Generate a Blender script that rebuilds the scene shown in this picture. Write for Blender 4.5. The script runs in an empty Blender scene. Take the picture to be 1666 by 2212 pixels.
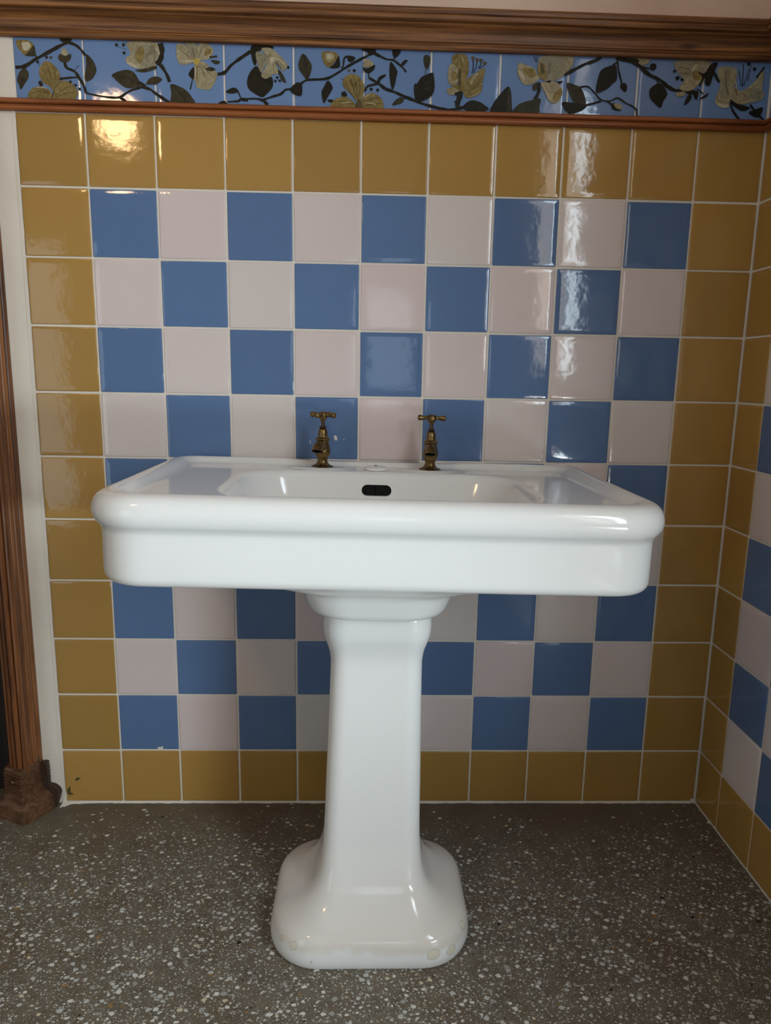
import bpy, bmesh, math, random
from mathutils import Vector, Matrix, Euler
random.seed(7)
scene = bpy.context.scene
COL = scene.collection

# ------------------------------------------------------------------ camera
cam_data = bpy.data.cameras.new('camera')
cam = bpy.data.objects.new('camera', cam_data)
COL.objects.link(cam)
cam.location = (-0.0528, -1.5905, 1.0290)
cam.rotation_euler = (1.3822, -0.0165, -0.0253)
cam_data.sensor_fit = 'VERTICAL'
cam_data.sensor_height = 24.0
cam_data.lens = 1547.4 / 2212.0 * 24.0
cam_data.clip_start = 0.02
scene.camera = cam

# ------------------------------------------------------------------ light and exposure
scene.view_settings.view_transform = 'Standard'
scene.view_settings.look = 'None'
scene.view_settings.exposure = 0.20
scene.view_settings.gamma = 1.0
scene.view_settings.use_curve_mapping = False

world = bpy.data.worlds.new('world')
scene.world = world
world.use_nodes = True
world.node_tree.nodes['Background'].inputs['Color'].default_value = (0.75, 0.88, 1.0, 1)
world.node_tree.nodes['Background'].inputs['Strength'].default_value = 0.12

def area_light(name, loc, target, sx, sy, power, color):
    d = bpy.data.lights.new(name, 'AREA')
    d.shape = 'RECTANGLE'; d.size = sx; d.size_y = sy
    d.energy = power; d.color = color
    o = bpy.data.objects.new(name, d); COL.objects.link(o)
    o.location = loc
    o.rotation_euler = (Vector(target) - Vector(loc)).to_track_quat('-Z', 'Y').to_euler()
    return o

# daylight through the glazed side door on the right (low bands added where their reflections stay hidden,
# dim through its upper panes), the small window and the wide glass door opposite
area_light('side_door_low_daylight', (0.900, -1.68, 0.19), (-1.0, -1.68, 0.19), 0.62, 0.26, 1.0, (0.88, 0.96, 1.0))
area_light('side_door_middle_daylight', (0.900, -1.68, 0.59), (-1.0, -1.68, 0.59), 0.62, 0.14, 20.0, (0.80, 0.925, 1.0))
area_light('side_door_upper_daylight', (0.900, -1.68, 1.66), (-1.0, -1.68, 1.66), 0.62, 1.22, 31.0, (0.80, 0.925, 1.0))
area_light('glass_door_daylight', (-2.55, -3.22, 0.95), (-2.55, 0, 0.95), 1.10, 1.75, 9.0, (0.80, 0.925, 1.0))
area_light('front_window_daylight', (0.08, -3.22, 1.22), (0.08, 0, 1.22), 0.36, 0.64, 1.2, (0.80, 0.92, 1.0))
# the warm lamp hanging up on the left
ld = bpy.data.lights.new('warm_lamp', 'POINT'); ld.energy = 9.5; ld.color = (1.0, 0.64, 0.32); ld.shadow_soft_size = 0.085
lo = bpy.data.objects.new('warm_lamp', ld); COL.objects.link(lo); lo.location = (-1.06, -1.55, 2.005)

# ------------------------------------------------------------------ materials
def new_mat(name):
    m = bpy.data.materials.new(name); m.use_nodes = True
    nt = m.node_tree
    b = nt.nodes['Principled BSDF']
    return m, nt, b
def N(nt, t, **kw):
    n = nt.nodes.new(t)
    for k, v in kw.items(): setattr(n, k, v)
    return n
def mapping(nt, scale=(1, 1, 1), rot=(0, 0, 0)):
    tc = N(nt, 'ShaderNodeTexCoord'); mp = N(nt, 'ShaderNodeMapping')
    mp.inputs['Scale'].default_value = scale; mp.inputs['Rotation'].default_value = rot
    nt.links.new(tc.outputs['Object'], mp.inputs['Vector'])
    return mp.outputs['Vector']
def noise(nt, vec, scale, detail=3, rough=0.5, dist=0.0):
    n = N(nt, 'ShaderNodeTexNoise')
    n.inputs['Scale'].default_value = scale; n.inputs['Detail'].default_value = detail
    n.inputs['Roughness'].default_value = rough; n.inputs['Distortion'].default_value = dist
    if vec is not None: nt.links.new(vec, n.inputs['Vector'])
    return n
def ramp(nt, fac, stops, interp='LINEAR'):
    r = N(nt, 'ShaderNodeValToRGB'); r.color_ramp.interpolation = interp
    els = r.color_ramp.elements
    while len(els) < len(stops): els.new(0.5)
    for e, (p, c) in zip(els, stops):
        e.position = p; e.color = (c[0], c[1], c[2], 1) if not isinstance(c, (int, float)) else (c, c, c, 1)
    nt.links.new(fac, r.inputs['Fac'])
    return r.outputs['Color']
def mix(nt, fac, a, b, mode='MIX'):
    m = N(nt, 'ShaderNodeMix', data_type='RGBA', blend_type=mode)
    for s, v in ((m.inputs[0], fac), (m.inputs[6], a), (m.inputs[7], b)):
        if isinstance(v, (int, float)): s.default_value = v
        elif isinstance(v, tuple): s.default_value = (v[0], v[1], v[2], 1)
        else: nt.links.new(v, s)
    return m.outputs[2]
def math_(nt, op, a, b=0.0, clamp=False):
    m = N(nt, 'ShaderNodeMath', operation=op); m.use_clamp = clamp
    for s, v in ((m.inputs[0], a), (m.inputs[1], b)):
        if isinstance(v, (int, float)): s.default_value = v
        else: nt.links.new(v, s)
    return m.outputs[0]
def bump(nt, b, h, strength, dist=0.001):
    n = N(nt, 'ShaderNodeBump'); n.inputs['Strength'].default_value = strength; n.inputs['Distance'].default_value = dist
    nt.links.new(h, n.inputs['Height']); nt.links.new(n.outputs['Normal'], b.inputs['Normal'])

def tile_mat(name, col, var=0.10, rough=0.07, col2=None):
    m, nt, b = new_mat(name)
    vec = mapping(nt)
    at = N(nt, 'ShaderNodeAttribute', attribute_name='tile_tone')
    dark = tuple(c * (1 - var) for c in col); light = tuple(min(1, c * (1 + var)) for c in col)
    c = mix(nt, at.outputs['Fac'], dark, light)
    if col2 is not None:
        c = mix(nt, at.outputs['Fac'], col, col2)
    n = noise(nt, vec, 26, 3)
    c = mix(nt, 0.25, c, mix(nt, n.outputs['Fac'], dark, light))
    nt.links.new(c, b.inputs['Base Color'])
    b.inputs['Roughness'].default_value = rough
    b.inputs['Specular IOR Level'].default_value = 0.5
    n1 = noise(nt, vec, 30, 2); n2 = noise(nt, vec, 420, 2)
    h = math_(nt, 'ADD', n1.outputs['Fac'], math_(nt, 'MULTIPLY', n2.outputs['Fac'], 0.085))
    bump(nt, b, h, 0.5, 0.0007)
    return m
M = {}
M['ochre'] = tile_mat('ochre_tile_glaze', (0.425, 0.245, 0.064))
M['blue'] = tile_mat('blue_tile_glaze', (0.108, 0.19, 0.365))
M['pink'] = tile_mat('pale_pink_tile_glaze', (0.73, 0.67, 0.635), 0.04, 0.07, (0.75, 0.60, 0.60))
M['sky'] = tile_mat('sky_blue_tile_glaze', (.155, .255, .47), 0.06)

def plaster_mat(name, col, bumpy=0.3):
    m, nt, b = new_mat(name); vec = mapping(nt)
    n = noise(nt, vec, 7, 5, 0.6)
    c = mix(nt, n.outputs['Fac'], tuple(x * 0.86 for x in col), tuple(min(1, x * 1.1) for x in col))
    nt.links.new(c, b.inputs['Base Color']); b.inputs['Roughness'].default_value = 0.75
    n2 = noise(nt, vec, 60, 4); bump(nt, b, n2.outputs['Fac'], bumpy, 0.002)
    return m
M['plaster'] = plaster_mat('cream_plaster', (0.78, 0.58, 0.46))
M['whitewash'] = plaster_mat('whitewashed_plaster', (0.80, 0.74, 0.645))
M['room'] = plaster_mat('room_paint', (0.50, 0.50, 0.49))
M['grout'] = plaster_mat('pale_grout', (0.78, 0.72, 0.64), 0.6)

M['moss'] = plaster_mat('moss_stain', (0.075, 0.062, 0.018))

def paint_mat(name, c0, c1, scale=70, rough=0.45):
    m, nt, b = new_mat(name); vec = mapping(nt, (1, 1, 1))
    n = noise(nt, vec, scale, 5, 0.7, 1.2)
    c = ramp(nt, n.outputs['Fac'], [(0.3, c0), (0.7, c1)])
    nt.links.new(c, b.inputs['Base Color']); b.inputs['Roughness'].default_value = rough
    b.inputs['Specular IOR Level'].default_value = 0.2
    n2 = noise(nt, vec, 260, 3); bump(nt, b, n2.outputs['Fac'], 0.15, 0.0006)
    return m
ARTM = {
 'k': paint_mat('vine_paint', (0.008, 0.007, 0.004), (0.022, 0.018, 0.010)),
 'g': paint_mat('leaf_paint', (0.018, 0.015, 0.008), (0.058, 0.050, 0.026)),
 'o': paint_mat('ochre_petal_paint', (0.13, 0.090, 0.025), (0.30, 0.225, 0.085)),
 'c': paint_mat('cream_petal_paint', (0.21, 0.175, 0.095), (0.44, 0.385, 0.25)),
 'y': paint_mat('shaded_petal_paint', (0.17, 0.15, 0.095), (0.34, 0.31, 0.215)),
 'w': paint_mat('pale_petal_paint', (0.42, 0.37, 0.25), (0.58, 0.52, 0.40)),
 'v': paint_mat('petal_vein_paint', (0.06, 0.043, 0.015), (0.13, 0.095, 0.038)),
 'x': paint_mat('stamen_yellow_paint', (0.38, 0.28, 0.05), (0.55, 0.42, 0.10)),
}

def wood_mat(name, c_dark, c_mid, c_light, along='X', rough=0.32, fine=1.0):
    m, nt, b = new_mat(name)
    s = {'X': (1.6, 34, 34), 'Y': (34, 1.6, 34), 'Z': (34, 34, 1.6)}[along]
    s = tuple(v * (fine if v > 5 else 1.0) for v in s)
    vec = mapping(nt, s)
    n = noise(nt, vec, 1.6, 6, 0.62, 0.5)
    n2 = noise(nt, vec, 5.5, 4, 0.7)
    f = math_(nt, 'ADD', math_(nt, 'MULTIPLY', n.outputs['Fac'], 0.75), math_(nt, 'MULTIPLY', n2.outputs['Fac'], 0.25))
    c = ramp(nt, f, [(0.36, c_dark), (0.50, c_mid), (0.64, c_light)])
    # knots
    kv = mapping(nt, {'X': (3, 11, 11), 'Y': (11, 3, 11), 'Z': (11, 11, 3)}[along])
    vo = N(nt, 'ShaderNodeTexVoronoi'); vo.inputs['Scale'].default_value = 1.5; nt.links.new(kv, vo.inputs['Vector'])
    k = ramp(nt, vo.outputs['Distance'], [(0.05, 1.0), (0.13, 0.0)])
    c = mix(nt, math_(nt, 'MULTIPLY', k, 0.75), c, tuple(x * 0.35 for x in c_dark))
    nt.links.new(c, b.inputs['Base Color'])
    r = ramp(nt, n2.outputs['Fac'], [(0.3, rough), (0.7, rough + 0.2)])
    nt.links.new(r, b.inputs['Roughness'])
    bump(nt, b, f, 0.5, 0.0015)
    return m
M['rail_wood'] = wood_mat('weathered_pine', (0.045, 0.015, 0.005), (0.18, 0.068, 0.018), (0.37, 0.155, 0.042), 'X', 0.36, 2.4)
M['rail_wood_y'] = wood_mat('weathered_pine_return', (0.045, 0.015, 0.005), (0.18, 0.068, 0.018), (0.37, 0.155, 0.042), 'Y', 0.36, 2.4)
M['slat_wood'] = wood_mat('varnished_slat', (0.16, 0.042, 0.010), (0.29, 0.085, 0.020), (0.36, 0.115, 0.030), 'X', 0.28, 0.6)
M['slat_wood_y'] = wood_mat('varnished_slat_return', (0.16, 0.042, 0.010), (0.29, 0.085, 0.020), (0.36, 0.115, 0.030), 'Y', 0.28, 0.6)
M['casing_wood'] = wood_mat('casing_pine', (0.055, 0.017, 0.005), (0.165, 0.055, 0.015), (0.29, 0.11, 0.033), 'Z', 0.30)
M['plinth_wood'] = wood_mat('plinth_oak', (0.065, 0.028, 0.013), (0.12, 0.056, 0.027), (0.19, 0.095, 0.05), 'X', 0.33, 1.6)
M['dark_room_brown'] = wood_mat('dark_room_shade', (0.006, 0.003, 0.002), (0.012, 0.006, 0.003), (0.02, 0.009, 0.004), 'Z', 0.5)  # near-black colour stands for the dark beyond the opening

M['end_grain'] = wood_mat('skirting_end_grain', (0.022, 0.010, 0.005), (0.045, 0.021, 0.011), (0.075, 0.036, 0.019), 'Z', 0.5, 1.5)

def ceramic_mat(name, col, stains=False):
    m, nt, b = new_mat(name); vec = mapping(nt)
    n = noise(nt, vec, 5, 4, 0.6)
    c = mix(nt, n.outputs['Fac'], tuple(x * 0.97 for x in col), tuple(min(1, x * 1.02) for x in col))
    if stains:
        g = N(nt, 'ShaderNodeTexCoord'); sx = N(nt, 'ShaderNodeSeparateXYZ'); nt.links.new(g.outputs['Object'], sx.inputs[0])
        wv = noise(nt, vec, 14, 4, 0.6)
        z = math_(nt, 'ADD', sx.outputs['Z'], math_(nt, 'MULTIPLY', math_(nt, 'SUBTRACT', wv.outputs['Fac'], 0.5), 0.05))
        band = ramp(nt, z, [(0.030, 0.0), (0.042, 1.0), (0.05, 0.85), (0.16, 0.25), (0.23, 0.0)])
        c = mix(nt, math_(nt, 'MULTIPLY', band, 0.55), c, (0.66, 0.56, 0.46))
        sp = noise(nt, vec, 75, 2, 0.5)
        spots = ramp(nt, sp.outputs['Fac'], [(0.72, 0.0), (0.76, 1.0)])
        low = ramp(nt, sx.outputs['Z'], [(0.03, 1.0), (0.075, 0.0)])
        c = mix(nt, math_(nt, 'MULTIPLY', math_(nt, 'MULTIPLY', spots, low), 0.7), c, (0.45, 0.40, 0.32))
        for p, rad in (((-0.137, -0.142, 0.043), 0.0085), ((0.111, -0.142, 0.031), 0.0105), ((0.1455, -0.135, 0.029), 0.0085), ((-0.158, -0.120, 0.042), 0.005), ((0.172, -0.10, 0.05), 0.008)):
            vm = N(nt, 'ShaderNodeVectorMath', operation='DISTANCE'); nt.links.new(g.outputs['Object'], vm.inputs[0]); vm.inputs[1].default_value = p
            dd = math_(nt, 'ADD', vm.outputs['Value'], math_(nt, 'MULTIPLY', sp.outputs['Fac'], 0.012))
            inner = math_(nt, 'LESS_THAN', dd, rad + 0.006); outer = math_(nt, 'LESS_THAN', dd, rad + 0.0078)
            c = mix(nt, math_(nt, 'MULTIPLY', outer, 0.5), c, (0.50, 0.46, 0.40))
            c = mix(nt, inner, c, (0.77, 0.72, 0.60))
    nt.links.new(c, b.inputs['Base Color'])
    b.inputs['Roughness'].default_value = 0.10
    b.inputs['Specular IOR Level'].default_value = 0.55
    n2 = noise(nt, vec, 16, 2); bump(nt, b, n2.outputs['Fac'], 0.12, 0.001)
    return m
M['ceramic'] = ceramic_mat('white_glazed_ceramic', (0.87, 0.875, 0.86))
M['ceramic_base'] = ceramic_mat('stained_glazed_ceramic', (0.87, 0.875, 0.86), True)

def brass_mat(name, c0, c1, rough=0.30):
    m, nt, b = new_mat(name); vec = mapping(nt)
    n = noise(nt, vec, 90, 4, 0.6)
    c = ramp(nt, n.outputs['Fac'], [(0.3, c0), (0.7, c1)])
    nt.links.new(c, b.inputs['Base Color']); b.inputs['Metallic'].default_value = 1.0
    r = ramp(nt, n.outputs['Fac'], [(0.3, rough + 0.12), (0.7, rough)]); nt.links.new(r, b.inputs['Roughness'])
    return m
M['brass'] = brass_mat('aged_brass', (0.12, 0.078, 0.030), (0.28, 0.19, 0.078))
M['spindle'] = brass_mat('dark_spindle_metal', (0.07, 0.042, 0.03), (0.14, 0.085, 0.055), 0.35)
m, nt, b = new_mat('recess_shade_black'); vec = mapping(nt)  # black colour carries the shade inside overflow slot and spout bore
n_ = noise(nt, vec, 300, 2); nt.links.new(ramp(nt, n_.outputs['Fac'], [(0.50, (0.003, 0.003, 0.003)), (0.80, (0.016, 0.015, 0.013))]), b.inputs['Base Color'])
b.inputs['Roughness'].default_value = 0.5; b.inputs['Specular IOR Level'].default_value = 0.2; M['black'] = m

def terrazzo():
    m, nt, b = new_mat('terrazzo'); vec0 = mapping(nt)
    wob = noise(nt, vec0, 130, 3, 0.6)
    vadd = N(nt, 'ShaderNodeMixRGB'); vadd.blend_type = 'ADD'; vadd.inputs[0].default_value = 0.0075
    nt.links.new(vec0, vadd.inputs[1]); nt.links.new(wob.outputs['Color'], vadd.inputs[2])
    vec = vadd.outputs[0]
    big = noise(nt, vec0, 3.2, 4, 0.6)
    med = noise(nt, vec0, 22, 4, 0.65)
    base = ramp(nt, med.outputs['Fac'], [(0.3, (0.120, 0.097, 0.068)), (0.7, (0.190, 0.157, 0.113))])
    rust = ramp(nt, noise(nt, vec0, 7.5, 4, 0.6).outputs['Fac'], [(0.50, 0.0), (0.66, 1.0)])
    base = mix(nt, math_(nt, 'MULTIPLY', rust, 0.6), base, (0.125, 0.080, 0.045))
    sx = N(nt, 'ShaderNodeSeparateXYZ'); nt.links.new(vec0, sx.inputs[0])
    # a trowelled cement margin runs along the back wall, with few chips in it
    yy = math_(nt, 'ADD', sx.outputs['Y'], math_(nt, 'MULTIPLY', math_(nt, 'SUBTRACT', big.outputs['Fac'], 0.5), 0.30))
    bare = ramp(nt, math_(nt, 'MULTIPLY', yy, -1.0), [(0.0, 0.0), (0.30, 1.0)])
    c = mix(nt, bare, mix(nt, 0.6, base, (0.145, 0.123, 0.092)), base)
    #        scale  share of cells with a chip, chip radius from - to, tint
    for scale, keep, r0, r1, dim, seed in ((480, 0.60, 0.22, 0.42, 0.62, 3.0), (190, 0.62, 0.20, 0.46, 0.88, 1.0), (84, 0.58, 0.15, 0.47, 1.0, 0.0)):
        mp = N(nt, 'ShaderNodeMapping'); mp.inputs['Location'].default_value = (seed, seed * 0.7, 0)
        mp.inputs['Rotation'].default_value = (0, 0, 0.4 + seed)
        mp.inputs['Scale'].default_value = (1.0, 1.25, 0.0)
        nt.links.new(vec, mp.inputs['Vector'])
        v2 = N(nt, 'ShaderNodeTexVoronoi', feature='F1', voronoi_dimensions='2D'); v2.inputs['Scale'].default_value = scale
        nt.links.new(mp.outputs['Vector'], v2.inputs['Vector'])
        sc_ = N(nt, 'ShaderNodeSeparateColor'); nt.links.new(v2.outputs['Color'], sc_.inputs[0])
        # chips get rarer towards the cement margin
        lim = math_(nt, 'ADD', keep, math_(nt, 'MULTIPLY', math_(nt, 'SUBTRACT', 1.0, bare), 0.42))
        pick = math_(nt, 'GREATER_THAN', sc_.outputs[0], lim)
        # every chip has its own size
        rad = math_(nt, 'ADD', r0, math_(nt, 'MULTIPLY', math_(nt, 'POWER', sc_.outputs[2], 1.5), r1 - r0))
        e = math_(nt, 'MULTIPLY', math_(nt, 'SUBTRACT', rad, v2.outputs['Distance']), 14.0, True)
        mask = math_(nt, 'MULTIPLY', pick, e)
        chip = ramp(nt, sc_.outputs[1], [(0.0, (0.38 * dim, 0.38 * dim, 0.35 * dim)), (0.20, (0.55 * dim, 0.56 * dim, 0.53 * dim)), (0.55, (0.72 * dim, 0.72 * dim, 0.67 * dim)), (0.90, (0.66 * dim, 0.58 * dim, 0.42 * dim)), (0.965, (0.34 * dim, 0.20 * dim, 0.07 * dim)), (0.985, (0.022, 0.019, 0.014))], 'CONSTANT')
        c = mix(nt, mask, c, chip)
    nt.links.new(c, b.inputs['Base Color'])
    b.inputs['Roughness'].default_value = 0.45
    b.inputs['Specular IOR Level'].default_value = 0.3
    bump(nt, b, med.outputs['Fac'], 0.25, 0.002)
    return m
M['terrazzo'] = terrazzo()

# ------------------------------------------------------------------ helpers
def link_mesh(name, bm, mats, parent=None, smooth=True, angle=40):
    me = bpy.data.meshes.new(name)
    bm.normal_update()
    bm.to_mesh(me); bm.free()
    for mm in (mats if isinstance(mats, (list, tuple)) else [mats]): me.materials.append(mm)
    if smooth:
        me.polygons.foreach_set('use_smooth', [True] * len(me.polygons))
        me.set_sharp_from_angle(angle=math.radians(angle))
    o = bpy.data.objects.new(name, me); COL.objects.link(o)
    if parent is not None: o.parent = parent
    return o
def tag(o, label=None, cat=None, kind=None, group=None):
    if label: o['label'] = label
    if cat: o['category'] = cat
    if kind: o['kind'] = kind
    if group: o['group'] = group
    return o
def box(bm, x0, x1, y0, y1, z0, z1, mi=0):
    vs = [bm.verts.new((x, y, z)) for x in (x0, x1) for y in (y0, y1) for z in (z0, z1)]
    for q in ((0, 1, 3, 2), (4, 6, 7, 5), (0, 4, 5, 1), (2, 3, 7, 6), (0, 2, 6, 4), (1, 5, 7, 3)):
        bm.faces.new([vs[i] for i in q]).material_index = mi
def loft(bm, loops, cap0=True, cap1=True, mi=0, closed=True):
    rows = [[bm.verts.new(p) for p in lp] for lp in loops]
    n = len(rows[0])
    for a, b_ in zip(rows, rows[1:]):
        for i in range(n if closed else n - 1):
            j = (i + 1) % n
            bm.faces.new((a[i], a[j], b_[j], b_[i])).material_index = mi
    if cap0: bm.faces.new(list(reversed(rows[0]))).material_index = mi
    if cap1: bm.faces.new(rows[-1]).material_index = mi
    return rows
def catmull(pts, sub, closed=False):
    out = []; n = len(pts); seg = n if closed else n - 1
    V = [Vector(p) for p in pts]
    for i in range(seg):
        if closed: p0, p1, p2, p3 = V[(i - 1) % n], V[i], V[(i + 1) % n], V[(i + 2) % n]
        else: p0, p1, p2, p3 = V[max(i - 1, 0)], V[i], V[i + 1], V[min(i + 2, n - 1)]
        for k in range(sub):
            t = k / sub
            out.append(0.5 * ((2 * p1) + (p2 - p0) * t + (2 * p0 - 5 * p1 + 4 * p2 - p3) * t * t + (3 * p1 - p0 - 3 * p2 + p3) * t ** 3))
    if not closed: out.append(V[-1])
    return out
def ring(r, z, n=32, cx=0.0, cy=0.0):
    return [(cx + r * math.cos(2 * math.pi * i / n), cy + r * math.sin(2 * math.pi * i / n), z) for i in range(n)]
def lathe(bm, prof, n=36, sub=4, caps=True):
    p = catmull([(r, z, 0) for r, z in prof], sub)
    loft(bm, [ring(max(q.x, 1e-5), q.y, n) for q in p], caps, caps)
def tube(bm, pts, radii, n=20, sub=5, caps=True):
    P_ = catmull([tuple(p) for p in pts], sub)
    R_ = [v.x for v in catmull([(r, 0, 0) for r in radii], sub)]
    loops = []; up = Vector((1, 0, 0))
    for i, p in enumerate(P_):
        t = (P_[min(i + 1, len(P_) - 1)] - P_[max(i - 1, 0)]).normalized()
        u = (up - t * up.dot(t)).normalized(); w = t.cross(u)
        loops.append([tuple(p + (u * math.cos(a) + w * math.sin(a)) * R_[i]) for a in (2 * math.pi * k / n for k in range(n))])
    loft(bm, loops, caps, caps)
    return loops
def rrect(x0, x1, y0, y1, rf, rb, ns=18, nc=9):
    """rounded rectangle seen from above, y0 = front, y1 = back; equal point counts for every loop"""
    out = []
    def side(a, b_, n):
        for k in range(n): out.append((a[0] + (b_[0] - a[0]) * k / n, a[1] + (b_[1] - a[1]) * k / n))
    def corner(cx, cy, r, a0):
        for k in range(nc): 
            a = a0 + (math.pi / 2) * k / nc
            out.append((cx + r * math.cos(a), cy + r * math.sin(a)))
    side((x0 + rf, y0), (x1 - rf, y0), ns * 2); corner(x1 - rf, y0 + rf, rf, -math.pi / 2)
    side((x1, y0 + rf), (x1, y1 - rb), ns); corner(x1 - rb, y1 - rb, rb, 0)
    side((x1 - rb, y1), (x0 + rb, y1), ns * 2); corner(x0 + rb, y1 - rb, rb, math.pi / 2)
    side((x0, y1 - rb), (x0, y0 + rf), ns); corner(x0 + rf, y0 + rf, rf, math.pi)
    return out
def sstep(a, b_, x):
    t = max(0.0, min(1.0, (x - a) / (b_ - a))); return t * t * (3 - 2 * t)

# ------------------------------------------------------------------ tiled walls
XS = [-0.7705, -0.6308, -0.4911, -0.3500, -0.2108, -0.0699, 0.0691, 0.2087, 0.3485, 0.4902, 0.6299, 0.7698]
ZS = [1.5400, 1.3987, 1.2604, 1.1216, 0.9814, 0.8414, 0.7005, 0.5589, 0.4186, 0.2807, 0.1391, 0.003]
WALLX = 0.7718
def tile(bm, lay, mat4, u0, u1, v0, v1, mi, gap=0.0021, tone=None, tiltmax=0.0035):
    """one glazed tile with rounded edges, built in a wall plane (u along, v up, w out of the wall)"""
    g = lambda: gap + random.uniform(-0.0004, 0.0005)
    u0 += g(); u1 -= g(); v0 += g(); v1 -= g()
    tu, tv = random.uniform(-tiltmax, tiltmax), random.uniform(-tiltmax, tiltmax)
    cu, cv = (u0 + u1) / 2, (v0 + v1) / 2
    loops = []
    rings = [(0.0, -0.004), (0.0, -0.0004), (0.00035, 0.0004), (0.0010, 0.0009), (0.0022, 0.00115), (0.012, 0.0013), (0.035, 0.00135)]
    for ins, w in rings:
        cr = 0.0016
        a0, a1, b0, b1 = u0 + ins, u1 - ins, v0 + ins, v1 - ins
        lp = []
        for (cx, cy, sx_, sy_) in ((a0, b0, 1, 1), (a1, b0, -1, 1), (a1, b1, -1, -1), (a0, b1, 1, -1)):
            pts = [(cx + sx_ * cr, cy), (cx, cy + sy_ * cr)]
            if (sx_ * sy_) > 0: pts.reverse()
            lp += pts
        lp2 = [(a, b_, w + (a - cu) * tu + (b_ - cv) * tv if w > -0.003 else w) for a, b_ in lp]
        loops.append([tuple(mat4 @ Vector(p)) for p in lp2])
    n0 = len(bm.faces)
    rows = loft(bm, loops, False, True, mi)
    bm.faces.ensure_lookup_table()
    t = random.random() if tone is None else tone
    for f in bm.faces[n0:]: f[lay] = t

MB = Matrix(((1, 0, 0, 0), (0, 0, -1, 0), (0, 1, 0, 0), (0, 0, 0, 1)))           # u->x, v->z, w->-y
MR = Matrix(((0, 0, -1, WALLX), (-1, 0, 0, 0), (0, 1, 0, 0), (0, 0, 0, 1)))      # u->-y, v->z, w->-x

def kind_of(i, j, ncol_yellow_first, last):
    if j in (0, 10): return 0
    return 0

# back wall: plaster with the glazed tiling set on it
bm = bmesh.new(); lay = bm.faces.layers.float.new('tile_tone')
TOPZ = 2.75
box(bm, -0.868, WALLX + 0.10, 0.004, 0.14, -0.02, TOPZ, 0)                        # masonry, plastered
box(bm, -3.28, -1.75, 0.004, 0.14, -0.02, TOPZ, 0)
box(bm, -1.75, -0.868, 0.004, 0.14, 2.10, TOPZ, 0)
box(bm, -0.868, -0.7712, -0.0005, 0.004, 0.0, 1.75, 4)                            # whitewashed strip beside the tiling
box(bm, -0.7712, WALLX, 0.0008, 0.0045, 0.0, 1.70, 5)                             # grout bed
for j in range(11):
    for i in range(11):
        if j in (0, 10) or i in (0, 10): mi = 1
        else: mi = 2 if (i + j) % 2 == 0 else 3
        tile(bm, lay, MB, XS[i], XS[i + 1], ZS[j + 1], ZS[j], mi)
box(bm, -0.7712, WALLX, -0.0008, 0.003, -0.001, 0.0042, 5)                         # pointing along the floor
box(bm, WALLX - 0.0035, WALLX, -0.0025, 0.003, 0.0, 1.70, 5)                       # pointing in the corner
def blob(cx, cz, rx, rz, y, mi, n=11, jag=0.35):
    rim = []
    for k in range(n):
        a = 2 * math.pi * k / n; q = 1 + random.uniform(-jag, jag)
        rim.append((cx + rx * q * math.cos(a), cz + rz * q * math.sin(a)))
    c = bm.verts.new((cx, y - 0.0004, cz)); vs = [bm.verts.new((x, y, z)) for x, z in rim]
    for k in range(n): bm.faces.new((c, vs[(k + 1) % n], vs[k])).material_index = mi
rs = random.getstate(); random.seed(21)
for cx, cz, rx, rz in ((-0.7368, 0.0640, 0.0045, 0.0040), (-0.7330, 0.0655, 0.0030, 0.0014), (-0.7400, 0.0610, 0.0030, 0.0018), (-0.7600, 0.0320, 0.0038, 0.0100), (-0.7545, 0.0250, 0.0045, 0.0020), (-0.7575, 0.0400, 0.0020, 0.0050), (-0.7190, 0.0300, 0.0012, 0.0012)):
    blob(cx, cz, rx, rz, -0.0020, 7)                                               # moss and dirt spots low on the corner tile
for cx, cz, rx, rz in ((-0.1209, 0.8925, 0.0032, 0.0055), (-0.1190, 0.8880, 0.0020, 0.0030), (-0.1771, 0.8830, 0.0012, 0.0022), (-0.1760, 0.8790, 0.0010, 0.0012), (-0.1025, 0.8883, 0.0010, 0.0014), (-0.5365, 0.1440, 0.0060, 0.0045), (-0.5320, 0.1470, 0.0030, 0.0045)):
    blob(cx, cz, rx, rz, -0.0020, 5)                                               # flecks of paint and a chip of mortar
# whitewash lapping over the edge of the first tiles, mortar smeared along the floor
zz = 0.0
while zz < 1.53:
    h_ = random.uniform(0.02, 0.06)
    w_ = random.uniform(0.0005, 0.0030) + (0.004 if zz < 0.03 else 0)
    vs = [bm.verts.new(p) for p in ((-0.7760, -0.0012, zz), (-0.7705 + w_ * 0.6, -0.0016, zz), (-0.7705 + w_, -0.0016, zz + h_ * 0.5), (-0.7705 + w_ * 0.5, -0.0016, zz + h_), (-0.7760, -0.0012, zz + h_))]
    bm.faces.new(vs).material_index = 4; zz += h_
prev = None; xx = -0.7760; d0 = 0.012
while xx < WALLX - 0.008:
    d0 += (random.uniform(0.0008, 0.0052) - d0) * 0.45
    d_ = d0 + 0.016 * math.exp(-(xx + 0.776) / 0.022) * random.uniform(0.6, 1.2)
    cur = [bm.verts.new((xx, 0.0, 0.0048)), bm.verts.new((xx, -d_ * 0.6, 0.0020)), bm.verts.new((xx, -d_, 0.0003))]
    if prev:
        for k in range(2): bm.faces.new((prev[k], prev[k + 1], cur[k + 1], cur[k])).material_index = 5
    prev = cur; xx += random.uniform(0.003, 0.008)
blob(WALLX - 0.0075, 0.008, 0.006, 0.008, -0.0030, 5)
random.setstate(rs)
wall_back = link_mesh('wall_back', bm, [M['plaster'], M['ochre'], M['blue'], M['pink'], M['whitewash'], M['grout'], M['plaster'], M['moss']], angle=50)
tag(wall_back, 'plastered back wall with blue and pale pink chequered tiles in an ochre border', 'wall', 'structure')

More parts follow.
